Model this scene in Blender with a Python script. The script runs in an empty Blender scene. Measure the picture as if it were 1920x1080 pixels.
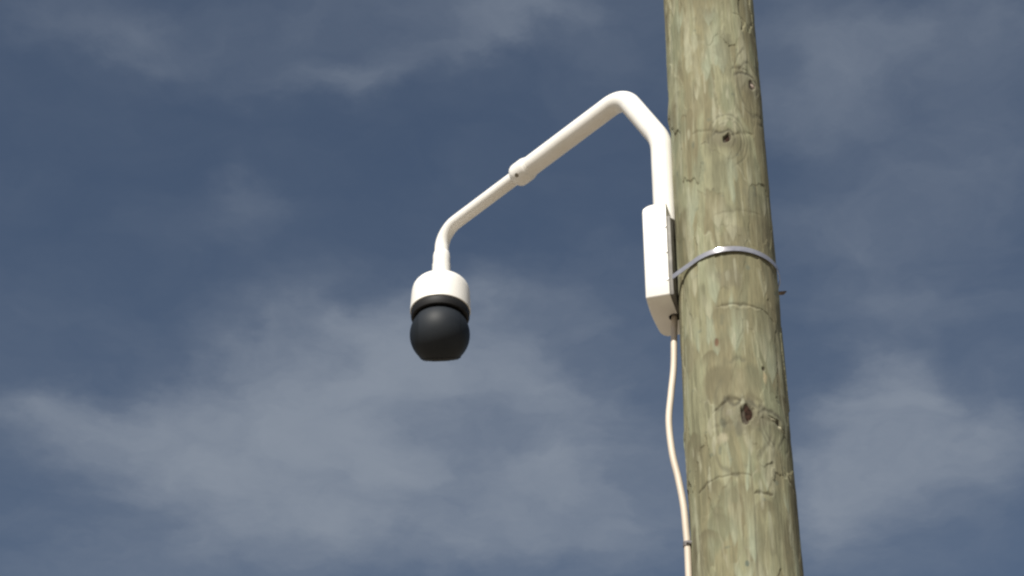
import bpy, bmesh, math
import numpy as np
from mathutils import Vector

S = bpy.context.scene
COL = S.collection
R = math.radians

# ------------------------------------------------------------------ camera
EYE = 1.6
cam_d = bpy.data.cameras.new('camera')
cam_d.sensor_width = 36.0
cam_d.lens = 83.45
cam_d.clip_start = 0.05
cam_d.clip_end = 20000
cam = bpy.data.objects.new('camera', cam_d)
COL.objects.link(cam)
cam.location = (0, 0, EYE)
cam.rotation_euler = (R(90 + 37), 0, 0)
S.camera = cam

# ------------------------------------------------------------------ light and sky
SUN_ELEV = 42.0
SUN_LEFT = 21.0            # degrees to the left of the direction straight back over the viewer's shoulder
sdir = Vector((-math.sin(R(SUN_LEFT)) * math.cos(R(SUN_ELEV)),
               -math.cos(R(SUN_LEFT)) * math.cos(R(SUN_ELEV)), math.sin(R(SUN_ELEV))))
sun_d = bpy.data.lights.new('sun', 'SUN')
sun_d.energy = 5.0
sun_d.angle = R(0.53)
sun_d.color = (1.0, 0.95, 0.855)
sun = bpy.data.objects.new('sun', sun_d)
COL.objects.link(sun)
sun.location = (0, 0, 30)
sun.rotation_euler = sdir.to_track_quat('Z', 'Y').to_euler()

W = bpy.data.worlds.new('World')
S.world = W
W.use_nodes = True
wt = W.node_tree
wt.nodes.clear()


def node(tree, kind, **kw):
    n = tree.nodes.new(kind)
    for k, v in kw.items():
        if k.startswith('i_'):
            n.inputs[int(k[2:])].default_value = v
        else:
            setattr(n, k, v)
    return n


def math_n(tree, op, a, b=None, c=None, clamp=False):
    n = tree.nodes.new('ShaderNodeMath')
    n.operation = op
    n.use_clamp = clamp
    for i, x in enumerate((a, b, c)):
        if x is None:
            continue
        if isinstance(x, (int, float)):
            n.inputs[i].default_value = x
        else:
            tree.links.new(x, n.inputs[i])
    return n.outputs[0]


SKY_STRENGTH = 0.050
CLOUD_BRIGHT = (0.192, 0.222, 0.270)
L = wt.links.new
sky = node(wt, 'ShaderNodeTexSky', sky_type='NISHITA')
sky.sun_disc = False
sky.sun_elevation = R(SUN_ELEV)
# azimuth clockwise from +Y
sky.sun_rotation = math.atan2(sdir.x, sdir.y) % (2 * math.pi)
sky.altitude = 200
sky.air_density = 1.0
sky.dust_density = 1.5
sky.ozone_density = 0.6
# a cloud layer: every direction is carried onto a level sheet overhead
tc = node(wt, 'ShaderNodeTexCoord')
sep = node(wt, 'ShaderNodeSeparateXYZ')
L(tc.outputs['Generated'], sep.inputs[0])
zc = math_n(wt, 'MAXIMUM', sep.outputs[2], 0.06)
px = math_n(wt, 'DIVIDE', sep.outputs[0], zc)
py = math_n(wt, 'DIVIDE', sep.outputs[1], zc)
cmb = node(wt, 'ShaderNodeCombineXYZ')
L(px, cmb.inputs[0])
L(py, cmb.inputs[1])
P = cmb.outputs[0]
# ragged outlines
wn = node(wt, 'ShaderNodeTexNoise')
wn.inputs['Scale'].default_value = 9.0
wn.inputs['Detail'].default_value = 7
wn.inputs['Roughness'].default_value = 0.56
L(P, wn.inputs['Vector'])
off = node(wt, 'ShaderNodeVectorMath', operation='MULTIPLY_ADD')
L(wn.outputs['Color'], off.inputs[0])
off.inputs[1].default_value = (0.13, 0.17, 0)
off.inputs[2].default_value = (-0.065, -0.085, 0)
add = node(wt, 'ShaderNodeVectorMath', operation='ADD')
L(P, add.inputs[0])
L(off.outputs[0], add.inputs[1])
PW = add.outputs[0]
# clouds of this hour: centre on the sheet, half sizes, turn, density
CLOUDS = [
    (-0.060, 1.505, 0.055, 0.048, 0, 0.42),
    (-0.169, 1.547, 0.178, 0.144, 0, 0.26),
    (0.078, 1.547, 0.078, 0.144, 0, 0.26),
    (-0.269, 1.700, 0.154, 0.078, 0, 0.20),
    (-0.003, 1.067, 0.294, 0.052, 0, 0.12),
    (0.267, 1.255, 0.094, 0.191, 0, 0.13),
    (0.336, 1.617, 0.094, 0.129, 0, 0.20),
    (0.034, 1.340, 0.060, 0.044, 0, 0.14),
    (-0.184, 1.473, 0.060, 0.060, -25, 0.75), (-0.102, 1.424, 0.051, 0.054, -20, 0.74), (-0.039, 1.411, 0.035, 0.047, 0, 0.60),
    (-0.335, 1.495, 0.036, 0.033, -10, 0.46), (-0.272, 1.539, 0.058, 0.053, 0, 0.50), (-0.183, 1.562, 0.071, 0.061, 0, 0.68),
    (-0.099, 1.539, 0.037, 0.053, 0, 0.50), (-0.220, 1.650, 0.069, 0.050, 0, 0.35), (-0.133, 1.641, 0.052, 0.058, 0, 0.45),
    (-0.038, 1.365, 0.042, 0.029, 0, 0.35), (0.016, 1.431, 0.024, 0.041, 0, 0.45), (0.048, 1.459, 0.028, 0.035, 0, 0.40),
    (0.008, 1.593, 0.038, 0.063, 0, 0.55), (0.058, 1.554, 0.037, 0.046, 0, 0.35), (-0.044, 1.675, 0.052, 0.042, 0, 0.40),
    (0.095, 1.641, 0.043, 0.066, 0, 0.35), (0.281, 1.452, 0.032, 0.042, 0, 0.75), (0.272, 1.539, 0.045, 0.053, 0, 0.70),
    (0.266, 1.633, 0.034, 0.074, 0, 0.55), (0.337, 1.539, 0.041, 0.068, 0, 0.45), (0.371, 1.495, 0.024, 0.043, 0, 0.35),
    (0.012, 1.044, 0.032, 0.022, 0, 0.36), (-0.026, 1.076, 0.039, 0.014, -15, 0.25), (-0.107, 1.110, 0.040, 0.017, -10, 0.28),
    (-0.231, 1.062, 0.059, 0.024, 0, 0.20), (0.242, 1.067, 0.082, 0.043, 0, 0.28), (0.202, 1.125, 0.040, 0.035, 0, 0.20),
    (0.286, 1.188, 0.052, 0.049, 0, 0.20), (0.231, 1.261, 0.047, 0.035, 0, 0.18), (0.278, 1.340, 0.060, 0.031, 0, 0.20),
    (-0.176, 1.244, 0.018, 0.023, 0, 0.20), (-0.175, 1.273, 0.029, 0.024, 0, 0.15),
    (-0.120, 0.820, 0.150, 0.120, 25, 0.5), (0.420, 0.760, 0.180, 0.130, -20, 0.5),
    (-0.620, 1.350, 0.130, 0.150, 10, 0.6), (0.680, 1.420, 0.140, 0.160, -15, 0.6),
    (-0.450, 1.950, 0.200, 0.120, 5, 0.6), (0.300, 2.000, 0.220, 0.120, -5, 0.6),
]
tot = None
for (cx, cy, sx, sy, rot, amp) in CLOUDS:
    mp = node(wt, 'ShaderNodeMapping', vector_type='TEXTURE')
    mp.inputs['Location'].default_value = (cx, cy, 0)
    mp.inputs['Rotation'].default_value = (0, 0, R(rot))
    mp.inputs['Scale'].default_value = (sx, sy, 1)
    L(PW, mp.inputs['Vector'])
    dt = node(wt, 'ShaderNodeVectorMath', operation='DOT_PRODUCT')
    L(mp.outputs[0], dt.inputs[0])
    L(mp.outputs[0], dt.inputs[1])
    e = math_n(wt, 'POWER', 0.5, dt.outputs['Value'])
    tot = math_n(wt, 'MULTIPLY', e, amp) if tot is None else math_n(wt, 'MULTIPLY_ADD', e, amp, tot)
# fields of cloud over the rest of the sky
fn = node(wt, 'ShaderNodeTexNoise')
fn.inputs['Scale'].default_value = 2.2
fn.inputs['Detail'].default_value = 5
L(PW, fn.inputs['Vector'])
field = math_n(wt, 'MULTIPLY', math_n(wt, 'SUBTRACT', fn.outputs['Fac'], 0.60, clamp=True), 1.3)
# inside a cloud: soft billows
bn = node(wt, 'ShaderNodeTexNoise')
bn.inputs['Scale'].default_value = 13.0
bn.inputs['Detail'].default_value = 6
bn.inputs['Roughness'].default_value = 0.56
L(PW, bn.inputs['Vector'])
body = math_n(wt, 'ADD', tot, field)
body = math_n(wt, 'SUBTRACT', 1.0, math_n(wt, 'POWER', 0.42, body))
rough_ = math_n(wt, 'MULTIPLY', math_n(wt, 'SUBTRACT', bn.outputs['Fac'], 0.5), math_n(wt, 'MULTIPLY_ADD', body, 1.0, 0.26))
mask = math_n(wt, 'ADD', math_n(wt, 'MULTIPLY', body, 1.22), rough_)
ms = node(wt, 'ShaderNodeMapRange', interpolation_type='SMOOTHSTEP')
ms.inputs['From Min'].default_value = -0.16
ms.inputs['From Max'].default_value = 1.06
L(mask, ms.inputs['Value'])
mask = ms.outputs[0]
# the sun-facing sky, seen through thin veil, is whiter
sk = node(wt, 'ShaderNodeMix', data_type='RGBA', blend_type='MULTIPLY')
sk.inputs['Factor'].default_value = 1.0
L(sky.outputs[0], sk.inputs[6])
sk.inputs[7].default_value = (SKY_STRENGTH,) * 3 + (1,)
mx = node(wt, 'ShaderNodeMix', data_type='RGBA')
L(mask, mx.inputs['Factor'])
L(sk.outputs[2], mx.inputs[6])
mx.inputs[7].default_value = CLOUD_BRIGHT + (1,)
bg = node(wt, 'ShaderNodeBackground')
L(mx.outputs[2], bg.inputs[0])
bg.inputs[1].default_value = 1.0
wo = node(wt, 'ShaderNodeOutputWorld')
L(bg.outputs[0], wo.inputs[0])

S.view_settings.view_transform = 'Standard'
S.view_settings.look = 'None'
S.view_settings.exposure = 0.32
S.view_settings.gamma = 1.0
S.view_settings.use_curve_mapping = False
S.render.engine = 'CYCLES'
S.cycles.filter_width = 2.4
S.cycles.max_bounces = 8


# ------------------------------------------------------------------ helpers
def mat(name, color, rough=0.5, metal=0.0, spec=0.5, coat=0.0):
    m = bpy.data.materials.new(name)
    m.use_nodes = True
    b = m.node_tree.nodes['Principled BSDF']
    b.inputs['Base Color'].default_value = (*color, 1)
    b.inputs['Roughness'].default_value = rough
    b.inputs['Metallic'].default_value = metal
    b.inputs['Specular IOR Level'].default_value = spec
    b.inputs['Coat Weight'].default_value = coat
    return m


def vary(m, color_a, color_b, scale, detail=6, stretch=(1, 1, 1), rough=None, bump=0.0, lo=0.35, hi=0.65):
    """procedural mottling between two colours in object space, with fine relief"""
    t = m.node_tree
    b = t.nodes['Principled BSDF']
    c = node(t, 'ShaderNodeTexCoord')
    mp = node(t, 'ShaderNodeMapping')
    mp.inputs['Scale'].default_value = stretch
    t.links.new(c.outputs['Object'], mp.inputs[0])
    n = node(t, 'ShaderNodeTexNoise')
    n.inputs['Scale'].default_value = scale
    n.inputs['Detail'].default_value = detail
    t.links.new(mp.outputs[0], n.inputs['Vector'])
    r = node(t, 'ShaderNodeValToRGB')
    r.color_ramp.elements[0].position = lo
    r.color_ramp.elements[1].position = hi
    r.color_ramp.elements[0].color = (*color_a, 1)
    r.color_ramp.elements[1].color = (*color_b, 1)
    t.links.new(n.outputs['Fac'], r.inputs[0])
    t.links.new(r.outputs[0], b.inputs['Base Color'])
    if rough:
        mr = node(t, 'ShaderNodeMapRange')
        mr.inputs['To Min'].default_value = rough[0]
        mr.inputs['To Max'].default_value = rough[1]
        t.links.new(n.outputs['Fac'], mr.inputs['Value'])
        t.links.new(mr.outputs[0], b.inputs['Roughness'])
    if bump:
        bp = node(t, 'ShaderNodeBump')
        bp.inputs['Strength'].default_value = bump
        bp.inputs['Distance'].default_value = 0.002
        t.links.new(n.outputs['Fac'], bp.inputs['Height'])
        t.links.new(bp.outputs[0], b.inputs['Normal'])
    return m


def root(name, loc, label, cat, group=None):
    o = bpy.data.objects.new(name, None)
    o.empty_display_size = 0.1
    COL.objects.link(o)
    o.location = loc
    o['label'] = label
    o['category'] = cat
    if group:
        o['group'] = group
    return o


def origin_of(o):
    v = Vector(o.location)
    while o.parent:
        o = o.parent
        v += o.location
    return v


def build(name, verts, faces, m, parent=None, smooth=True, loc=None, sharp=None):
    """verts are given in world metres; the mesh is stored relative to its own origin"""
    base = origin_of(parent) if parent else Vector((0, 0, 0))
    loc = Vector(loc) if loc is not None else base
    me = bpy.data.meshes.new(name)
    me.from_pydata([tuple(Vector(v) - loc) for v in verts], [], faces)
    bm = bmesh.new()
    bm.from_mesh(me)
    bmesh.ops.recalc_face_normals(bm, faces=bm.faces)
    bm.to_mesh(me)
    bm.free()
    if smooth:
        me.polygons.foreach_set('use_smooth', [True] * len(me.polygons))
        me.set_sharp_from_angle(angle=R(sharp or 38))
    me.materials.append(m)
    o = bpy.data.objects.new(name, me)
    COL.objects.link(o)
    o.location = loc - base
    o.parent = parent
    return o


def fillet(pts, rad, n=10):
    """polyline with its inner corners rounded; rad one per inner corner"""
    out = [Vector(pts[0])]
    for i in range(1, len(pts) - 1):
        p = Vector(pts[i])
        a = (Vector(pts[i - 1]) - p)
        b = (Vector(pts[i + 1]) - p)
        la, lb = a.length, b.length
        a.normalize()
        b.normalize()
        ang = a.angle(b)
        t = min(rad[i - 1] / math.tan(ang / 2), la * 0.98, lb * 0.98)
        r = t * math.tan(ang / 2)
        c = p + (a + b).normalized() * (r / math.sin(ang / 2))
        s, e = p + a * t - c, p + b * t - c
        tot_a = s.angle(e)
        for k in range(n + 1):
            f = k / n
            v = (s * math.sin((1 - f) * tot_a) + e * math.sin(f * tot_a)) / math.sin(tot_a)
            out.append(c + v)
    out.append(Vector(pts[-1]))
    return out


def tube(path, radii, seg=40, cap=True):
    path = [Vector(p) for p in path]
    n = len(path)
    if isinstance(radii, (int, float)):
        radii = [radii] * n
    verts, faces = [], []
    tan = []
    for i in range(n):
        d = path[min(i + 1, n - 1)] - path[max(i - 1, 0)]
        tan.append(d.normalized())
    u = tan[0].orthogonal().normalized()
    for i in range(n):
        u = (u - tan[i] * u.dot(tan[i])).normalized()
        w = tan[i].cross(u)
        for k in range(seg):
            a = 2 * math.pi * k / seg
            verts.append(path[i] + (u * math.cos(a) + w * math.sin(a)) * radii[i])
    for i in range(n - 1):
        for k in range(seg):
            k2 = (k + 1) % seg
            faces.append((i * seg + k, i * seg + k2, (i + 1) * seg + k2, (i + 1) * seg + k))
    if cap:
        faces.append(tuple(range(seg))[::-1])
        faces.append(tuple(range((n - 1) * seg, n * seg)))
    return verts, faces


def smooth_path(pts, n=12):
    """Catmull-Rom through the points"""
    p = [Vector(x) for x in pts]
    p = [p[0] * 2 - p[1]] + p + [p[-1] * 2 - p[-2]]
    out = []
    for i in range(1, len(p) - 2):
        for k in range(n):
            t = k / n
            a, b, c, d = p[i - 1], p[i], p[i + 1], p[i + 2]
            out.append(0.5 * ((2 * b) + (c - a) * t + (2 * a - 5 * b + 4 * c - d) * t * t
                              + (3 * b - a - 3 * c + d) * t * t * t))
    out.append(p[-2])
    return out


def lathe(axis, profile, seg=64):
    """profile: (radius, z) from top to bottom, about the vertical axis"""
    verts, faces = [], []
    n = len(profile)
    for (r, z) in profile:
        for k in range(seg):
            a = 2 * math.pi * k / seg
            verts.append((axis[0] + r * math.cos(a), axis[1] + r * math.sin(a), z))
    for i in range(n - 1):
        for k in range(seg):
            k2 = (k + 1) % seg
            faces.append((i * seg + k, i * seg + k2, (i + 1) * seg + k2, (i + 1) * seg + k))
    faces.append(tuple(range(seg)))
    faces.append(tuple(range((n - 1) * seg, n * seg))[::-1])
    return verts, faces


def bevelled_box(c, ax, half, bev):
    """box about c along three unit axes, edges bevelled"""
    bm = bmesh.new()
    bmesh.ops.create_cube(bm, size=2)
    for v in bm.verts:
        v.co = Vector((v.co.x * half[0], v.co.y * half[1], v.co.z * half[2]))
    bmesh.ops.bevel(bm, geom=list(bm.edges), offset=bev, segments=2, affect='EDGES', profile=0.5)
    c = Vector(c)
    vs = [c + Vector(ax[0]) * v.co.x + Vector(ax[1]) * v.co.y + Vector(ax[2]) * v.co.z for v in bm.verts]
    bm.verts.index_update()
    fs = [tuple(v.index for v in f.verts) for f in bm.faces]
    bm.free()
    return vs, fs


# ------------------------------------------------------------------ ground
m_ground = vary(mat('dry_ground', (0.3, 0.24, 0.16), 0.95), (0.205, 0.170, 0.125), (0.30, 0.255, 0.195), 0.35, 8)
gv, gf = [(0, 0, 0)], []
rings = [1.5, 4, 10, 30, 100, 400, 1500, 6000]
for r in rings:
    for k in range(48):
        a = 2 * math.pi * k / 48
        gv.append((r * math.cos(a), r * math.sin(a), 0))
for k in range(48):
    gf.append((0, 1 + k, 1 + (k + 1) % 48))
for i in range(len(rings) - 1):
    for k in range(48):
        k2 = (k + 1) % 48
        gf.append((1 + i * 48 + k, 1 + (i + 1) * 48 + k, 1 + (i + 1) * 48 + k2, 1 + i * 48 + k2))
ground = build('ground', gv, gf, m_ground)
ground['kind'] = 'structure'

# ------------------------------------------------------------------ wooden pole
PX, PY = 0.615, 5.4
TOP = 9.1


def pole_r(z):
    return 0.1442 - 0.0038 * (z - 4.73)


rng = np.random.default_rng(11)


def vnoise(u, v, nu, seed):
    """value noise, periodic in u (0..1, nu cells), v in cells"""
    tab = np.random.default_rng(seed).random((nu, 4096))
    x = (u % 1.0) * nu
    xi = np.floor(x).astype(int)
    xf = x - xi
    xi %= nu
    yi = np.floor(v).astype(int)
    yf = v - yi
    xf = xf * xf * (3 - 2 * xf)
    yf = yf * yf * (3 - 2 * yf)
    a = tab[xi, yi % 4096]
    b = tab[(xi + 1) % nu, yi % 4096]
    c = tab[xi, (yi + 1) % 4096]
    d = tab[(xi + 1) % nu, (yi + 1) % 4096]
    return (a * (1 - xf) + b * xf) * (1 - yf) + (c * (1 - xf) + d * xf) * yf


def fbm(u, v, nu, seed, octs=4):
    s, amp, tot_a = 0, 1.0, 0
    for o in range(octs):
        s = s + amp * vnoise(u, v * 2 ** o, nu * 2 ** o, seed + o)
        tot_a += amp
        amp *= 0.55
    return s / tot_a


def sstep(a, b, x):
    t = np.clip((x - a) / (b - a), 0, 1)
    return t * t * (3 - 2 * t)


NA = 420
zs = np.concatenate([np.arange(-0.05, 4.4, 0.02), np.arange(4.4, 7.15, 0.0026), np.arange(7.15, TOP, 0.02), [TOP]])
NZ = len(zs)
ang = np.linspace(0, 2 * np.pi, NA, endpoint=False)
A, Z = np.meshgrid(ang, zs)
U = A / (2 * np.pi)
RAD = pole_r(Z)

# knots: angle (deg), height, radius, depth of the hole, bulge
KNOTS = [(-85, 5.140, 0.023, 0.013, 0.0060), (-85, 6.110, 0.012, 0.010, 0.0050),
         (-43, 6.352, 0.016, 0.004, 0.0060), (-50, 5.131, 0.014, 0.007, 0.0050),
         (60, 5.14, 0.018, 0.008, 0.007), (150, 5.15, 0.018, 0.008, 0.007),
         (70, 6.12, 0.015, 0.008, 0.006), (160, 6.33, 0.015, 0.008, 0.006),
         (-110, 4.20, 0.018, 0.008, 0.007), (-60, 3.1, 0.018, 0.008, 0.007), (-95, 7.35, 0.016, 0.008, 0.006)]


def ang_d(a, b):
    return (a - b + np.pi) % (2 * np.pi) - np.pi


# the grain runs round the knots
Uw, Zw = U.copy(), Z.copy()
for (ka, kz, kr, kd, kb) in KNOTS:
    da = ang_d(A, R(ka)) * RAD
    dz = Z - kz
    push = np.exp(-((da / (3.2 * kr)) ** 2 + (dz / (5.5 * kr)) ** 2))
    Uw -= push * np.sign(da) * np.minimum(np.abs(da), kr * 1.3) * 0.75 / (2 * np.pi * 0.14)
wob = fbm(U, Z * 1.6, 5, 300, 3) - 0.5
Uw = Uw + wob * 0.022

# drawknife patches left by debarking
cw, ch = 0.058, 0.26
ncol = 15
warpu = (fbm(U, Z * 14, 20, 500, 3) - 0.5) * 0.032
warpz = (fbm(U, Z * 9, 24, 520, 3) - 0.5) * 0.16
gx = (Uw + warpu) * ncol
gz = (Z + warpz) / ch
best = np.full(A.shape, 1e9)
second = np.full(A.shape, 1e9)
hgt = np.zeros(A.shape)
pcol = np.zeros(A.shape)
prow = np.zeros(A.shape)
tabx = rng.random((ncol, 80))
tabz = rng.random((ncol, 80))
tabh = rng.random((ncol, 80))
tabc = rng.random((ncol, 80))
tabt = rng.random((ncol, 80)) - 0.5
ix = np.floor(gx).astype(int)
iz = np.floor(gz).astype(int)
for dx in (-1, 0, 1):
    for dz in (-1, 0, 1):
        cxi = (ix + dx) % ncol
        czi = (iz + dz) % 80
        qx = ix + dx + tabx[cxi, czi]
        qz = iz + dz + tabz[cxi, czi]
        d = np.sqrt(((gx - qx)) ** 2 + ((gz - qz) * 1.25) ** 2)
        new = d < best
        second = np.where(new, best, np.minimum(second, d))
        h = tabh[cxi, czi] + tabt[cxi, czi] * (gz - qz) * 1.4
        hgt = np.where(new, h, hgt)
        pcol = np.where(new, tabc[cxi, czi], pcol)
        best = np.where(new, d, best)
edge = 1 - sstep(0.0, 0.10, second - best)

fine = vnoise(Uw, Z * 16, 300, 40) * 0.6 + vnoise(Uw, Z * 45, 420, 41) * 0.4
stre = fbm(Uw, Z * 3.2, 46, 60, 4)
stre2 = fbm(Uw, Z * 6.5, 90, 80, 3)
blot = fbm(Uw, Z * 5.0, 14, 100, 4)
big = fbm(U, Z * 0.9, 4, 120, 3)
speck = fbm(U, Z * 38, 34, 140, 2)

disp = (big - 0.5) * 0.006 + (hgt - 0.5) * 0.0036 + (stre - 0.5) * 0.0022 + (fine - 0.5) * 0.0009
disp += (fbm(U, Z * 7, 12, 160, 3) - 0.5) * 0.0022


def C3(r, g, b):
    return np.array([r, g, b])


def mixc(c, k, f):
    return c * (1 - f[..., None]) + k * f[..., None]


base = np.broadcast_to(C3(0.232, 0.218, 0.130), A.shape + (3,)).copy()
cutn = fbm(Uw, Z * 2.6, 9, 240, 4)
tone = 0.62 * pcol + 0.75 * (cutn - 0.5)
base = mixc(base, C3(0.172, 0.156, 0.093), sstep(0.36, 0.62, tone) * 0.85)                 # browner cuts
base = mixc(base, C3(0.268, 0.272, 0.172), sstep(0.27, 0.08, tone) * 0.8)                  # paler greenish cuts
base = mixc(base, C3(0.255, 0.272, 0.175), sstep(0.54, 0.66, stre) * 0.55)                 # pale green streaks
base = mixc(base, C3(0.340, 0.340, 0.232), sstep(0.58, 0.68, stre2) * sstep(0.40, 0.56, blot) * 0.60)   # palest flakes
base = mixc(base, C3(0.138, 0.138, 0.084), sstep(0.50, 0.34, stre) * sstep(0.60, 0.46, blot) * 0.60)    # dark olive
base = mixc(base, C3(0.165, 0.185, 0.120), sstep(0.58, 0.70, blot) * 0.55)                # greenish-grey stain
base = mixc(base, C3(0.200, 0.182, 0.112), sstep(0.58, 0.70, fbm(U, Z * 4, 9, 180, 3)) * 0.6)
base = mixc(base, C3(0.110, 0.130, 0.098), sstep(0.80, 0.90, speck) * 0.5)                 # copper-salt specks
base *= (0.90 + 0.20 * fine)[..., None]
base = mixc(base, C3(0.120, 0.112, 0.070), edge * sstep(0.45, 0.7, fbm(U, Z * 11, 30, 200, 2)) * 0.30)
base = mixc(base, C3(0.33, 0.325, 0.225), edge * sstep(0.55, 0.75, fbm(U, Z * 10, 26, 220, 2)) * 0.55)

# marks of the peeling blade: one edge crisp and bowed, the other fading along the grain
for k in range(420):
    a0 = rng.random() * 2 * np.pi
    z0 = 4.35 + 2.85 * rng.random()
    hw = 0.010 + 0.045 * rng.random() ** 1.6
    ln_ = 0.04 + 0.20 * rng.random()
    kind = rng.random()
    r0, r1 = np.searchsorted(zs, [z0 - ln_ * 1.3, z0 + ln_ * 1.3])
    A_, Z_, U_ = A[r0:r1], Z[r0:r1], Uw[r0:r1]
    da = ang_d(A_, a0) * 0.141 + (Z_ - z0) * (rng.random() - 0.5) * 0.25
    jag = (fbm(U_, Z_ * 9, 60, 1000 + k, 2) - 0.5)
    wid = np.exp(-np.abs((da + jag * 0.020) / hw) ** 3.0)
    if kind < 0.5:                      # darker cut, crisp at its top
        tt = (z0 - 0.9 * da * da / (hw + 0.02) + jag * 0.012 - Z_) / ln_
        m_ = wid * sstep(-0.04, 0.12, tt) * sstep(1.0, 0.1, tt)
        kc = C3(0.150, 0.138, 0.084) if kind < 0.33 else C3(0.160, 0.160, 0.100)
        base[r0:r1] = mixc(base[r0:r1], kc, m_ * (0.45 + 0.5 * rng.random()))
        disp[r0:r1] -= 0.0006 * m_
    else:                               # pale flake, crisp at its foot
        hw2 = hw * 0.42
        wid = np.exp(-np.abs((da + jag * 0.016) / hw2) ** 3.0)
        tt = (Z_ - (z0 + 3.0 * np.abs(da) + jag * 0.02)) / ln_
        m_ = wid * sstep(-0.02, 0.05, tt) * sstep(1.0, 0.15, tt)
        kc = C3(0.345, 0.342, 0.240) if kind < 0.78 else C3(0.285, 0.312, 0.222)
        base[r0:r1] = mixc(base[r0:r1], kc, m_ * (0.55 + 0.45 * rng.random()))
        disp[r0:r1] += 0.0008 * m_

for (ka, kz, kr, kd, kb) in KNOTS:
    da = ang_d(A, R(ka)) * RAD
    dz = Z - kz
    rag = (fbm(U, Z * 22, 44, 700 + int(kz * 10), 3) - 0.5)
    rag2 = (fbm(U, Z * 9, 20, 730 + int(kz * 10), 3) - 0.5)
    d = np.sqrt((da / 1.25 + 0.8 * kr) ** 2 + (dz / 0.95) ** 2) + rag * 1.6 * kr + rag2 * 1.8 * kr
    disp += kb * np.exp(-((da / 1.4) ** 2 + dz ** 2) / (2.6 * kr) ** 2)
    hole = 1 - sstep(kr * 0.45, kr * 0.95, np.sqrt((da - 0.10 * dz) ** 2 + (dz / 1.45) ** 2) + rag * 1.5 * kr)
    disp -= kd * hole
    halo = sstep(3.2 * kr, 1.6 * kr, d)
    base = mixc(base, C3(0.172, 0.162, 0.112), halo * 0.45)
    brow = np.exp(-((d - 2.0 * kr) / (0.42 * kr)) ** 2) * sstep(0.2 * kr, 1.4 * kr, dz)
    base = mixc(base, C3(0.085, 0.082, 0.058), brow * 0.75)
    disp -= 0.0022 * brow
    base = mixc(base, C3(0.060, 0.048, 0.036), hole * 0.9)
    # grain lines sweeping round the knot
    for q in (3.6, 4.5, 5.6):
        e2 = np.sqrt((da / 0.85) ** 2 + (dz / 1.5 + 0.4 * kr) ** 2) + rag2 * 2.2 * kr
        ln = np.exp(-((e2 - q * kr) / (0.26 * kr)) ** 2) * sstep(0.45, 0.62, fbm(U, Z * 8, 16, 760 + int(q * 10), 2))
        base = mixc(base, C3(0.115, 0.112, 0.075), ln * 0.55)
        disp -= 0.0009 * ln


def gash(a0, z0, a1, z1, sag, wid, depth, dark, pale=0.0):
    """a cut across the pole from one point to another, bowed by sag metres"""
    global disp, base
    t = ang_d(A, R(a0)) / (R(a1 - a0))
    tt = np.clip(t, 0, 1)
    zc_ = z0 + (z1 - z0) * tt + sag * 4 * tt * (1 - tt) + (vnoise(U, Z * 0 + 3, 90, 900) - 0.5) * 0.006
    w = wid * (0.5 + 1.1 * vnoise(U, Z * 0 + 7, 60, 910)) * np.sqrt(np.clip(4 * tt * (1 - tt), 0.02, 1))
    inside = ((t > 0) & (t < 1)) * np.exp(-((Z - zc_) / w) ** 2)
    disp = disp - depth * inside
    base = mixc(base, C3(0.075, 0.066, 0.042), inside * dark)
    if pale:
        lip = ((t > 0) & (t < 1)) * np.exp(-((Z - zc_ + 2.2 * w) / (1.2 * w)) ** 2)
        disp = disp + depth * 0.5 * lip
        base = mixc(base, C3(0.42, 0.40, 0.28), lip * pale)


gash(-150, 4.935, -128, 4.950, 0.004, 0.0050, 0.003, 0.70)
gash(-128, 4.950, -84, 4.948, 0.004, 0.0040, 0.002, 0.42)
gash(-84, 4.895, -62, 4.897, -0.001, 0.0050, 0.003, 0.70)
gash(-113, 5.503, -58, 5.503, 0.003, 0.0040, 0.002, 0.50, 0.25)
gash(-58, 5.503, -38, 5.480, 0.003, 0.0030, 0.003, 0.60)
gash(-108, 5.825, -45, 5.850, 0.004, 0.0060, 0.0010, 0.20)
gash(-62, 5.140, -38, 5.108, 0.004, 0.0036, 0.005, 0.9, 0.9)
gash(-122, 5.152, -90, 5.180, 0.022, 0.0090, 0.004, 0.62)
gash(-90, 5.190, -66, 5.182, 0.008, 0.0120, 0.002, 0.30)
gash(-124, 5.108, -100, 5.112, 0.004, 0.0100, 0.001, 0.28)
gash(-72, 5.128, -52, 5.120, 0.004, 0.0070, 0.002, 0.32)
gash(-128, 6.150, -88, 6.120, 0.010, 0.0080, 0.002, 0.20)
gash(-80, 6.118, -48, 6.150, 0.008, 0.0090, 0.002, 0.22)
gash(-72, 6.392, -38, 6.385, 0.012, 0.0080, 0.002, 0.35)
gash(-66, 6.625, -30, 6.60, 0.004, 0.0040, 0.0015, 0.28)
gash(-125, 6.69, -85, 6.70, 0.004, 0.0040, 0.0015, 0.28)
gash(-48, 4.99, -15, 4.93, 0.002, 0.0040, 0.002, 0.30, 0.4)


def spot(a, z, ru, rz, col, f, depth=0.0):
    i0, i1 = np.searchsorted(zs, [z - 2.2 * rz, z + 2.2 * rz])
    A_, Z_, U_ = A[i0:i1], Z[i0:i1], U[i0:i1]
    d = np.sqrt((ang_d(A_, R(a)) * RAD[i0:i1] / ru) ** 2 + ((Z_ - z) / rz) ** 2) + 1.1 * (fbm(U_, Z_ * 40, 60, 950, 3) - 0.5)
    k = 1 - sstep(0.45, 1.1, d)
    disp[i0:i1] -= depth * k
    base[i0:i1] = mixc(base[i0:i1], np.array(col), k * f)


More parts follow.
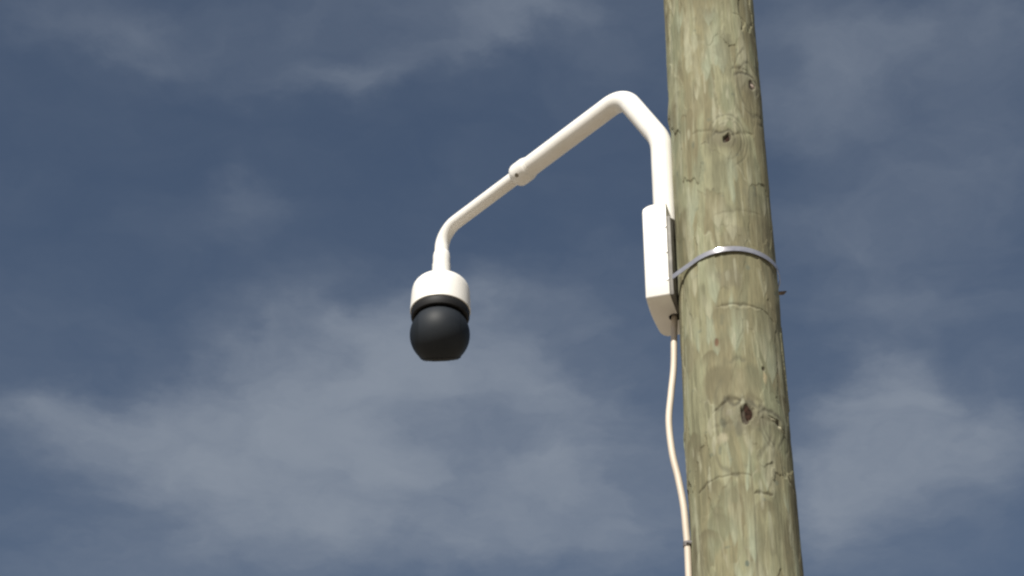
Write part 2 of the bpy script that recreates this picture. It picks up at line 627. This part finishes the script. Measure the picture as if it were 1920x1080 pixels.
spot(-61, 5.300, 0.006, 0.008, (0.05, 0.038, 0.028), 0.9, 0.004)
spot(-61, 5.268, 0.006, 0.028, (0.40, 0.33, 0.20), 0.55)
spot(-113, 5.385, 0.0055, 0.013, (0.14, 0.075, 0.045), 0.85, 0.001)
spot(-111, 5.115, 0.009, 0.020, (0.10, 0.105, 0.075), 0.65, 0.001)
spot(-95, 5.090, 0.012, 0.030, (0.13, 0.125, 0.090), 0.55)
spot(-113, 5.070, 0.016, 0.022, (0.40, 0.37, 0.26), 0.6)
spot(-126, 5.120, 0.010, 0.035, (0.34, 0.335, 0.24), 0.6)
spot(-104, 5.146, 0.014, 0.014, (0.235, 0.22, 0.165), 0.5)
spot(-96, 4.68, 0.006, 0.010, (0.09, 0.12, 0.10), 0.8)
for k in range(9):
    spot(-150 + 110 * rng.random(), 4.6 + 0.35 * rng.random() + (0.75 * (k % 4 == 0)), 0.004 + 0.005 * rng.random(),
         0.006 + 0.010 * rng.random(), (0.11, 0.14, 0.115), 0.45)
for k in range(40):
    spot(-180 + 180 * rng.random(), 4.6 + 2.3 * rng.random(), 0.003 + 0.004 * rng.random(),
         0.02 + 0.05 * rng.random(), (0.36, 0.36, 0.26), 0.6)

for (a_, z_, ru_, rz_) in ((-158, 6.52, 0.010, 0.16), (-150, 6.30, 0.008, 0.20), (-40, 6.70, 0.007, 0.12), (-160, 5.30, 0.007, 0.20),
                           (-140, 5.86, 0.009, 0.13), (-35, 5.20, 0.006, 0.16), (-128, 6.46, 0.016, 0.07), (-118, 6.52, 0.010, 0.06),
                           (-112, 5.60, 0.006, 0.025), (-96, 5.61, 0.008, 0.022), (-155, 4.78, 0.009, 0.10), (-40, 4.80, 0.010, 0.09)):
    spot(a_, z_, ru_, rz_, (0.335, 0.340, 0.240), 0.62)
for (a_, z_, ru_, rz_, c_) in ((-95, 5.60, 0.050, 0.045, (0.150, 0.138, 0.098)), (-85, 5.74, 0.045, 0.05, (0.160, 0.148, 0.100)),
                               (-80, 6.45, 0.035, 0.10, (0.150, 0.145, 0.095)), (-105, 6.60, 0.045, 0.05, (0.150, 0.145, 0.095)),
                               (-60, 5.90, 0.030, 0.06, (0.165, 0.165, 0.115)), (-66, 4.98, 0.030, 0.07, (0.155, 0.150, 0.096)),
                               (-70, 4.76, 0.035, 0.06, (0.155, 0.150, 0.096)), (-120, 6.0, 0.020, 0.07, (0.170, 0.185, 0.125))):
    spot(a_, z_, ru_, rz_, c_, 0.42)
# long drying check
chk = ang_d(A, R(-84) + 0.05 * (vnoise(U * 0, Z * 6, 4, 77) - 0.5)) * RAD
ck = np.exp(-(chk / 0.0022) ** 2) * sstep(5.06, 4.98, Z) * sstep(4.3, 4.5, Z) * (0.4 + 0.6 * vnoise(U * 0, Z * 14, 4, 78))
disp -= 0.003 * ck
base = mixc(base, C3(0.11, 0.10, 0.068), ck * 0.75)

base = base * np.array([1.02, 1.01, 1.02])
rr = RAD + disp
V = np.stack([PX + rr * np.cos(A), PY + rr * np.sin(A), Z], -1).reshape(-1, 3)
pole = root('utility_pole', (PX, PY, 0), 'weathered greenish timber pole with knots and peeled streaks carrying the white camera bracket', 'pole')
i0 = np.arange(NZ - 1)[:, None] * NA + np.arange(NA)[None, :]
i1 = np.arange(NZ - 1)[:, None] * NA + (np.arange(NA)[None, :] + 1) % NA
quads = np.stack([i0, i1, i1 + NA, i0 + NA], -1).reshape(-1, 4)
me = bpy.data.meshes.new('shaft')
me.vertices.add(len(V) + 1)
top_c = np.array([[PX, PY, TOP]])
me.vertices.foreach_set('co', (np.concatenate([V, top_c]) - np.array([PX, PY, 0])).ravel())
nq = len(quads)
tri = np.stack([(NZ - 1) * NA + np.arange(NA), (NZ - 1) * NA + (np.arange(NA) + 1) % NA, np.full(NA, len(V))], -1)
me.loops.add(nq * 4 + NA * 3)
me.loops.foreach_set('vertex_index', np.concatenate([quads.ravel(), tri.ravel()]).astype(np.int32))
me.polygons.add(nq + NA)
me.polygons.foreach_set('loop_start', np.concatenate([np.arange(nq) * 4, nq * 4 + np.arange(NA) * 3]).astype(np.int32))
me.polygons.foreach_set('use_smooth', np.ones(nq + NA, bool))
me.update(calc_edges=True)
me.validate()
at = me.attributes.new('wood', 'FLOAT_COLOR', 'POINT')
rgba = np.ones((len(V) + 1, 4), np.float32)
rgba[:-1, :3] = np.clip(base.reshape(-1, 3), 0, 1)
rgba[-1, :3] = (0.25, 0.23, 0.15)
at.data.foreach_set('color', rgba.ravel())
m_wood = mat('treated_pine', (0.27, 0.25, 0.15), 0.86, spec=0.25)
t = m_wood.node_tree
b = t.nodes['Principled BSDF']
an = node(t, 'ShaderNodeAttribute', attribute_name='wood')
c = node(t, 'ShaderNodeTexCoord')
mp = node(t, 'ShaderNodeMapping')
mp.inputs['Scale'].default_value = (1, 1, 0.13)
t.links.new(c.outputs['Object'], mp.inputs[0])
n1 = node(t, 'ShaderNodeTexNoise')
n1.inputs['Scale'].default_value = 190
n1.inputs['Detail'].default_value = 5
t.links.new(mp.outputs[0], n1.inputs['Vector'])
k1 = math_n(t, 'MULTIPLY_ADD', n1.outputs['Fac'], 0.50, 0.56)
ml = node(t, 'ShaderNodeMix', data_type='RGBA', blend_type='MULTIPLY')
ml.inputs['Factor'].default_value = 1
t.links.new(an.outputs['Color'], ml.inputs[6])
t.links.new(k1, ml.inputs[7])
t.links.new(ml.outputs[2], b.inputs['Base Color'])
bp = node(t, 'ShaderNodeBump')
bp.inputs['Strength'].default_value = 0.35
bp.inputs['Distance'].default_value = 0.002
t.links.new(n1.outputs['Fac'], bp.inputs['Height'])
t.links.new(bp.outputs[0], b.inputs['Normal'])
me.materials.append(m_wood)
shaft = bpy.data.objects.new('shaft', me)
COL.objects.link(shaft)
shaft.parent = pole

# dead knots sitting in their holes
m_knot = vary(mat('dead_knot', (0.05, 0.035, 0.025), 0.9, spec=0.08), (0.012, 0.008, 0.006), (0.045, 0.025, 0.018), 90, 5, bump=0.6)
m_knot2 = vary(mat('pink_knot', (0.3, 0.24, 0.2), 0.85), (0.22, 0.17, 0.135), (0.36, 0.29, 0.25), 70, 5, bump=0.6)


def knot(a, z, ra, rz, out, m, seed, tilt=0.0, low=0.0):
    rg = np.random.default_rng(seed)
    a = R(a)
    nrm = Vector((math.cos(a), math.sin(a), 0))
    tanv = Vector((-math.sin(a), math.cos(a), 0))
    up = Vector((0, 0, 1))
    c0 = Vector((PX, PY, z)) + nrm * (pole_r(z) - 0.004)
    vs, fs = [], []
    seg, rings_ = 20, 5
    ph = rg.random(4) * 6.28
    for i in range(rings_):
        f = 1 - i / rings_
        for k in range(seg):
            th = 2 * math.pi * k / seg
            w = 1 + 0.16 * math.sin(2 * th + ph[0]) + 0.12 * math.sin(3 * th + ph[1]) + 0.07 * math.sin(5 * th + ph[2])
            x = ra * f * w * math.cos(th)
            y = rz * f * w * math.sin(th)
            if y < 0:
                x *= 1 + low * y / rz
            x, y = x * math.cos(tilt) - y * math.sin(tilt), x * math.sin(tilt) + y * math.cos(tilt)
            h = out * (1 - f * f) + (rg.random() - 0.5) * 0.0016
            vs.append(c0 + tanv * x + up * y + nrm * h)
    vs.append(c0 + nrm * out)
    for i in range(rings_ - 1):
        for k in range(seg):
            k2 = (k + 1) % seg
            fs.append((i * seg + k, i * seg + k2, (i + 1) * seg + k2, (i + 1) * seg + k))
    for k in range(seg):
        fs.append(((rings_ - 1) * seg + k, (rings_ - 1) * seg + (k + 1) % seg, rings_ * seg))
    return build('knot', vs, fs, m, pole, loc=c0, sharp=60)


kb_ = knot(-82, 5.140, 0.0165, 0.046, 0.001, m_knot, 14, 0.26, 0.75)
kb_['label'] = 'large rotten reddish brown knot'
ks_ = knot(-84, 6.109, 0.0085, 0.016, 0.002, m_knot, 5, 0.3, 0.3)
ks_['label'] = 'small black knot'
kp_ = knot(-42, 6.350, 0.0105, 0.019, 0.0105, m_knot2, 8, 0.45, 0.0)
kp_['label'] = 'pale pinkish knot'

# ------------------------------------------------------------------ camera on its bracket
m_white = vary(mat('white_paint', (0.8, 0.79, 0.76), 0.38), (0.770, 0.755, 0.720), (0.81, 0.80, 0.775), 14, 6, rough=(0.33, 0.48))
m_plate = vary(mat('grey_steel', (0.16, 0.155, 0.14), 0.6), (0.11, 0.105, 0.095), (0.20, 0.19, 0.17), 30, 5)
m_rubber = mat('black_rubber', (0.011, 0.011, 0.012), 0.6, spec=0.25)
m_screw = mat('dull_screw', (0.19, 0.17, 0.13), 0.6, 0.2)
m_ball = vary(mat('smoked_dome', (0.02, 0.021, 0.023), 0.5, spec=0.2), (0.013, 0.016, 0.021), (0.018, 0.022, 0.028), 9, 4, rough=(0.50, 0.60))
m_shell = mat('black_plastic', (0.013, 0.016, 0.020), 0.55, spec=0.2)

AL = R(16)
o = Vector((-math.cos(AL), math.sin(AL), 0))       # away from the pole
w = Vector((math.sin(AL), math.cos(AL), 0))        # across the box
AX = Vector((PX, PY, 0))
zb, zt = 5.606, 5.945
DEP, HW = 0.076, 0.100
BACK = 0.1435
cbase = AX + o * BACK
camera = root('security_camera', cbase + Vector((0, 0, zb)), 'white pan-tilt camera with black dome hanging from a bent arm on the timber pole', 'security camera')
# cover: rounded plan, rounded shoulder at the top
plan = [(0.006, -HW)]
nf = 6
for k in range(nf + 1):
    a = -math.pi / 2 + (math.pi / 2) * k / nf
    plan.append((DEP - 0.006 + 0.006 * math.cos(a), -HW + 0.006 + 0.006 * math.sin(a)))
for k in range(1, 8):
    f = k / 8
    plan.append((DEP + 0.004 * math.sin(math.pi * f), -HW + 0.006 + (2 * HW - 0.006 - 0.03) * f))
for k in range(9):
    a = (math.pi / 2) * k / 8
    plan.append((DEP - 0.03 + 0.03 * math.cos(a), HW - 0.03 + 0.03 * math.sin(a)))
plan.append((0.006, HW))
levels = [(zb, 0.005, 0.005), (zb + 0.0014, 0.0022, 0.0022), (zb + 0.005, 0, 0)]
for k in range(9):
    a = (math.pi / 2) * k / 8
    levels.append((zt - 0.042 + 0.042 * math.sin(a), 0.042 * (1 - math.cos(a)), 0.010 * (1 - math.cos(a))))
cv, cf = [], []
npn = len(plan)
for i_, (z, io, iw) in enumerate(levels):
    for (po, pw) in plan:
        q = min(po, DEP + 0.004 - io) if i_ >= 3 else (po - io if po > 0.05 else po)
        ww = max(-HW + iw, min(HW - iw, pw))
        cv.append(cbase + o * q + w * ww + Vector((0, 0, z)))
for i in range(len(levels) - 1):
    for k in range(npn):
        k2 = (k + 1) % npn
        cf.append((i * npn + k, i * npn + k2, (i + 1) * npn + k2, (i + 1) * npn + k))
cf.append(tuple(range(npn))[::-1])
cf.append(tuple(range((len(levels) - 1) * npn, len(levels) * npn)))
cover = build('bracket_box', cv, cf, m_white, camera)
# the cable hole, bored into the underside
hole_c = Vector((0.4640, 5.4540, zb))
hv, hf = tube([hole_c + Vector((0, 0, -0.03)), hole_c + Vector((0, 0, 0.05))], 0.0170, 28)
cutter = build('cutter', hv, hf, m_rubber)
md = cover.modifiers.new('bore', 'BOOLEAN')
md.operation = 'DIFFERENCE'
md.object = cutter
md.solver = 'EXACT'
dg = bpy.context.evaluated_depsgraph_get()
dg.update()
newm = bpy.data.meshes.new_from_object(cover.evaluated_get(dg))
newm.name = 'bracket_box'
cover.modifiers.clear()
cover.data = newm
bpy.data.objects.remove(cutter)
cover.data.set_sharp_from_angle(angle=R(38))
gv_, gf_ = lathe((hole_c.x, hole_c.y), [(0.0168, zb + 0.016), (0.0168, zb + 0.001), (0.0167, zb - 0.0008), (0.0160, zb - 0.0012), (0.0154, zb - 0.0008), (0.0152, zb + 0.016)], 28)
gf_ = gf_[:-2] + [(5 * 28 + k, 5 * 28 + (k + 1) % 28, (k + 1) % 28, k) for k in range(28)]
build('grommet', gv_, gf_, m_rubber, cover)

# back plate, standing off the pole, and its screws
pv, pf = bevelled_box(cbase + o * 0.0005 + Vector((0, 0, (zb + zt - 0.05) / 2)), (o, w, Vector((0, 0, 1))),
                      (0.0052, HW - 0.006, (zt - zb - 0.056) / 2), 0.001)
plate = build('back_plate', pv, pf, m_plate, cover)
for z in (5.66, 5.758, 5.85):
    sv, sf = tube([cbase + o * 0.009 + w * (-HW + 0.0005) + Vector((0, 0, z)) - w * 0.0, cbase + o * 0.009 - w * (HW + 0.003) + Vector((0, 0, z))], 0.0035, 12)
    build('screw', sv, sf, m_white, cover)
    # standoff feet between plate and pole
for z in (5.70, 5.82):
    sv, sf = tube([cbase - o * 0.0055 + Vector((0, 0, z)), cbase - o * 0.0045 + Vector((0, 0, z))], 0.012, 16)
    build('standoff', sv, sf, m_plate, plate)

# arm
BA = R(45)
o45 = Vector((-math.sin(BA), math.cos(BA), 0))
P0 = Vector((0.4495, 5.4405, 0))
pA = Vector((0.4495, 5.4405, 6.256))
pB = Vector((0.347, 5.543, 6.523))
pC = Vector((-0.2295, 6.1195, 6.440))
pD = Vector((-0.2295, 6.1195, 6.270))
d1 = (pC - pB).normalized()
pcol_r = pB + d1 * 0.408
pcol_l = pB + d1 * 0.478
arm_path = fillet([P0 + Vector((0, 0, zt - 0.012)), pA, pB, pcol_r + d1 * 0.01], [0.16, 0.092], 16)
av, af = tube(arm_path, 0.0334, 48)
build('arm', av, af, m_white, camera)
# collar clamping the thinner pipe
cl = (pcol_l - pcol_r).length
prof = [(0, 0.0338), (0.003, 0.0350), (0.007, 0.0350), (0.0095, 0.0368), (0.013, 0.0378), (0.018, 0.0388), (0.050, 0.0388),
        (0.058, 0.0378), (0.0645, 0.0350), (0.069, 0.031), (cl, 0.0246)]
kv, kf = tube([pcol_r + d1 * s for s, r in prof], [r for s, r in prof], 48)
collar = build('collar', kv, kf, m_white, camera, sharp=30)
side = Vector((0, 0, 1)).cross(d1).normalized()
if side.y > 0:
    side = -side
dn = side.cross(d1).normalized()
if dn.z > 0:
    dn = -dn
for (ang_s, s) in ((46, 0.040), (-75, 0.040), (166, 0.040)):
    nn = (side * math.cos(R(ang_s)) + dn * math.sin(R(ang_s))).normalized()
    cs = pcol_r + d1 * s
    sv, sf = tube([cs + nn * 0.034, cs + nn * 0.0395, cs + nn * 0.0395], [0.0068, 0.0068, 0.003], 16)
    build('set_screw', sv, sf, m_screw, collar)
ext = fillet([pcol_l - d1 * 0.012, pC, pD], [0.075], 16)
ev, ef = tube(ext, 0.0232, 40)
build('extension_pipe', ev, ef, m_white, camera)
HX = (pD.x, pD.y)
zD = 6.287
adv, adf = lathe(HX, [(0.0235, zD + 0.070), (0.0262, zD + 0.064), (0.0282, zD + 0.052), (0.0282, zD + 0.020), (0.0298, zD + 0.018), (0.0298, zD - 0.042)], 40)
build('pipe_adapter', adv, adf, m_white, camera)
# housing
zR = 6.114
hp = [(0.029, 6.253), (0.038, 6.250), (0.050, 6.245), (0.062, 6.238), (0.072, 6.231), (0.080, 6.2245), (0.086, 6.217),
      (0.0902, 6.209), (0.0928, 6.198), (0.0942, 6.184), (0.0952, 6.165)]
hp += [(0.0972, zR + 0.004), (0.0970, zR + 0.001), (0.0958, zR), (0.088, zR), (0.087, zR + 0.02)]
hv, hf = lathe(HX, hp, 80)
housing = build('housing', hv, hf, m_white, camera, sharp=30)
rv, rf = lathe(HX, [(0.0868, zR + 0.018), (0.0925, zR + 0.002), (0.0945, zR - 0.002), (0.0940, zR - 0.020), (0.0915, zR - 0.028), (0.086, zR - 0.030), (0.064, zR - 0.022), (0.064, zR - 0.012)], 72)
build('gasket_ring', rv, rf, m_rubber, housing)
# the camera head: neck, ball, and the window band facing the viewer
BALL = Vector((HX[0], HX[1], zR - 0.0895))
RB = 0.0958
FLAT = Vector((0.04, 0.60, -0.80)).normalized()      # way the flat lens face looks: down and over the field
def ball_piece(r, cuts):
    """ball trimmed by planes; each cut is (offset from centre, normal): the side the normal points to goes"""
    bm = bmesh.new()
    bmesh.ops.create_uvsphere(bm, u_segments=96, v_segments=64, radius=r)
    for co, no in cuts:
        res = bmesh.ops.bisect_plane(bm, geom=list(bm.verts) + list(bm.edges) + list(bm.faces), dist=1e-6,
                                     plane_co=co, plane_no=no, clear_outer=True)
        ed = [g for g in res['geom_cut'] if isinstance(g, bmesh.types.BMEdge)]
        bmesh.ops.contextual_create(bm, geom=ed)
        bm.normal_update()
    flat = [f for f in bm.faces if f.normal.dot(FLAT) > 0.999 and len(f.verts) > 12]
    if flat:
        bmesh.ops.bevel(bm, geom=list(flat[0].edges), offset=0.016, segments=4, affect='EDGES', profile=0.5)
    bm.verts.index_update()
    vs = [BALL + v.co for v in bm.verts]
    fs = [tuple(v.index for v in f.verts) for f in bm.faces]
    bm.free()
    return vs, fs


top_cut = (Vector((0, 0, 0.056)), Vector((0, 0, 1)))
bv, bf = ball_piece(RB, [top_cut, (FLAT * 0.0812, FLAT)])
ball = build('camera_ball', bv, bf, m_shell, camera, sharp=40)
wv, wf = ball_piece(RB + 0.0012, [(Vector((0, 0, 0.0555)), Vector((0, 0, 1))), (FLAT * 0.0822, FLAT),
                                  (Vector((0.066, 0, 0)), Vector((1, 0, 0))), (Vector((-0.066, 0, 0)), Vector((-1, 0, 0)))])
build('front_panel', wv, wf, m_ball, ball, sharp=40)
lc = BALL + FLAT * 0.0822
lv, lf = tube([lc - FLAT * 0.002, lc + FLAT * 0.0012, lc + FLAT * 0.0012, lc + FLAT * 0.0004], [0.029, 0.029, 0.025, 0.024], 48)
m_glass = mat('lens_glass', (0.008, 0.009, 0.012), 0.06, spec=0.6)
build('lens_window', lv, lf, m_glass, ball)
nv, nfc = lathe(HX, [(0.0625, zR - 0.018), (0.0625, zR - 0.036)], 48)
build('neck', nv, nfc, m_rubber, ball)

# ------------------------------------------------------------------ steel strap round the pole
m_steel = mat('stainless_strap', (0.60, 0.60, 0.62), 0.2, 0.62)
vary(m_steel, (0.44, 0.44, 0.48), (0.54, 0.54, 0.58), 40, 4, rough=(0.11, 0.15))
strap = root('steel_strap', (PX, PY, 5.69), 'shiny thin steel band wrapped round the timber pole beside the white box', 'strap')
rs = 0.1478
near = cbase - o * 0.003 - w * (HW - 0.006)
far = cbase - o * 0.003 + w * (HW - 0.006)


def tangent(p, sign):
    rel = p - AX
    return math.atan2(rel.y, rel.x) + sign * math.acos(rs / rel.length)


aN, aF = tangent(near, 1), tangent(far, -1)
pT = AX + Vector((math.cos(aN), math.sin(aN), 0)) * rs
path = [near + (pT - near) * (k / 12) for k in range(12)]
while aF < aN:
    aF += 2 * math.pi
nst = 90
for k in range(nst + 1):
    a = aN + (aF - aN) * k / nst
    path.append(AX + Vector((math.cos(a), math.sin(a), 0)) * (rs + 0.0015 * math.sin(3 * a + 1)))
path += [far]
sv, sf = [], []
np_ = len(path)
run = [0.0]
for i in range(1, np_):
    run.append(run[-1] + (path[i] - path[i - 1]).length)
for i, p in enumerate(path):
    d = path[min(i + 1, np_ - 1)] - path[max(i - 1, 0)]
    nrm = Vector((d.y, -d.x, 0)).normalized()
    f = run[i] / run[-1]
    z = 5.669 + 0.029 * math.sin(min(1, f / 0.34) * math.pi / 2) - 0.034 * sstep(0.45, 1.0, np.array(f)).item()
    for (du, dz) in ((0.0008, 0.0080), (0.0012, 0), (0.0008, -0.0080), (-0.0006, -0.0080), (-0.0006, 0.0080)):
        sv.append(p + nrm * du + Vector((0, 0, z + dz)))
for i in range(np_ - 1):
    for k in range(5):
        k2 = (k + 1) % 5
        sf.append((i * 5 + k, i * 5 + k2, (i + 1) * 5 + k2, (i + 1) * 5 + k))
sf.append((0, 1, 2, 3, 4))
sf.append(tuple(reversed(range((np_ - 1) * 5, np_ * 5))))
build('band', sv, sf, m_steel, strap, sharp=30)
# buckle and bent-up tail on the back right
m_dark = vary(mat('rusty_tail', (0.10, 0.07, 0.05), 0.6, 0.5), (0.07, 0.05, 0.04), (0.20, 0.14, 0.10), 60, 4)
ab = R(24)
bn_ = Vector((math.cos(ab), math.sin(ab), 0))
bt_ = Vector((-math.sin(ab), math.cos(ab), 0))
bc = AX + bn_ * (rs + 0.0055) + Vector((0, 0, 5.692))
kv, kf = bevelled_box(bc, (bn_, bt_, Vector((0, 0, 1))), (0.004, 0.013, 0.012), 0.0012)
build('buckle', kv, kf, m_steel, strap)
tl = [bc + bn_ * 0.004 + Vector((0, 0, 0.004)), bc + bn_ * 0.018 + Vector((0, 0, 0.009)), bc + bn_ * 0.036 + Vector((0, 0, 0.016))]
tv, tf = [], []
for p in tl:
    for (a_, b_) in ((0.008, 0.0), (0.008, 0.0035), (-0.008, 0.0035), (-0.008, 0.0)):
        tv.append(p + bt_ * a_ + Vector((0, 0, b_)))
for i in range(2):
    for k in range(4):
        k2 = (k + 1) % 4
        tf.append((i * 4 + k, i * 4 + k2, (i + 1) * 4 + k2, (i + 1) * 4 + k))
tf += [(0, 1, 2, 3), (11, 10, 9, 8)]
build('tail', tv, tf, m_dark, strap, smooth=False)

# ------------------------------------------------------------------ cable and its clip
m_cable = vary(mat('cream_sheath', (0.62, 0.55, 0.45), 0.5), (0.49, 0.425, 0.35), (0.56, 0.49, 0.41), 20, 5, stretch=(1, 1, 0.4), rough=(0.42, 0.6))
CP = [(0.4635, 5.4600, 5.640), (0.4632, 5.4595, 5.600), (0.4585, 5.4550, 5.525), (0.4523, 5.440, 5.419), (0.4404, 5.430, 5.322),
      (0.4302, 5.420, 5.226), (0.4345, 5.410, 5.115), (0.4475, 5.405, 5.027), (0.4570, 5.400, 4.940), (0.4605, 5.400, 4.857),
      (0.4618, 5.400, 4.821), (0.4612, 5.400, 4.728)]
for z in (4.4, 3.9, 3.2, 2.4, 1.6, 0.8, 0.0):
    CP.append((PX - pole_r(z) - 0.012 - 0.004 * math.sin(z * 2.1), 5.400 + 0.006 * math.sin(z * 1.3), z))
path = smooth_path(CP, 10)
cv, cf = tube(path, 0.0092, 24)
cable = build('power_cable', cv, cf, m_cable, loc=(CP[-1][0], CP[-1][1], 0))
cable['label'] = 'slack cream cable running from under the white box down the left side of the pole'
cable['category'] = 'cable'
zc = 4.823
cc = Vector((0.4618, 5.400, zc))
m_clip = mat('grey_clip', (0.12, 0.11, 0.11), 0.6)
clip = root('cable_clip', cc, 'small dark clip holding the cream cable against the pole near the bottom edge', 'clip')
sv, sf = [], []
arc = []
for k in range(17):
    a = R(60) + R(240) * k / 16
    arc.append((math.cos(a), math.sin(a)))
arc = [(1.5, 0.9)] + arc + [(1.5, -0.9)]
for (x, y) in arc:
    for (s, dz) in ((0.0098, 0.0065), (0.0114, 0.0065), (0.0114, -0.0065), (0.0098, -0.0065)):
        sv.append(cc + Vector((x * s, y * s, dz + 0.10 * x * s)))
for i in range(len(arc) - 1):
    for k in range(4):
        k2 = (k + 1) % 4
        sf.append((i * 4 + k, i * 4 + k2, (i + 1) * 4 + k2, (i + 1) * 4 + k))
sf += [(0, 1, 2, 3), tuple(reversed(range((len(arc) - 1) * 4, len(arc) * 4)))]
build('saddle', sv, sf, m_clip, clip)
nv, nf_ = tube([cc + Vector((-0.004, -0.0145, 0)), cc + Vector((-0.002, -0.0145, 0)), cc + Vector((-0.002, -0.0145, 0)), cc + Vector((0.02, -0.0145, 0))],
               [0.0038, 0.0038, 0.0016, 0.0016], 12)
build('nail', nv, nf_, m_steel, clip)
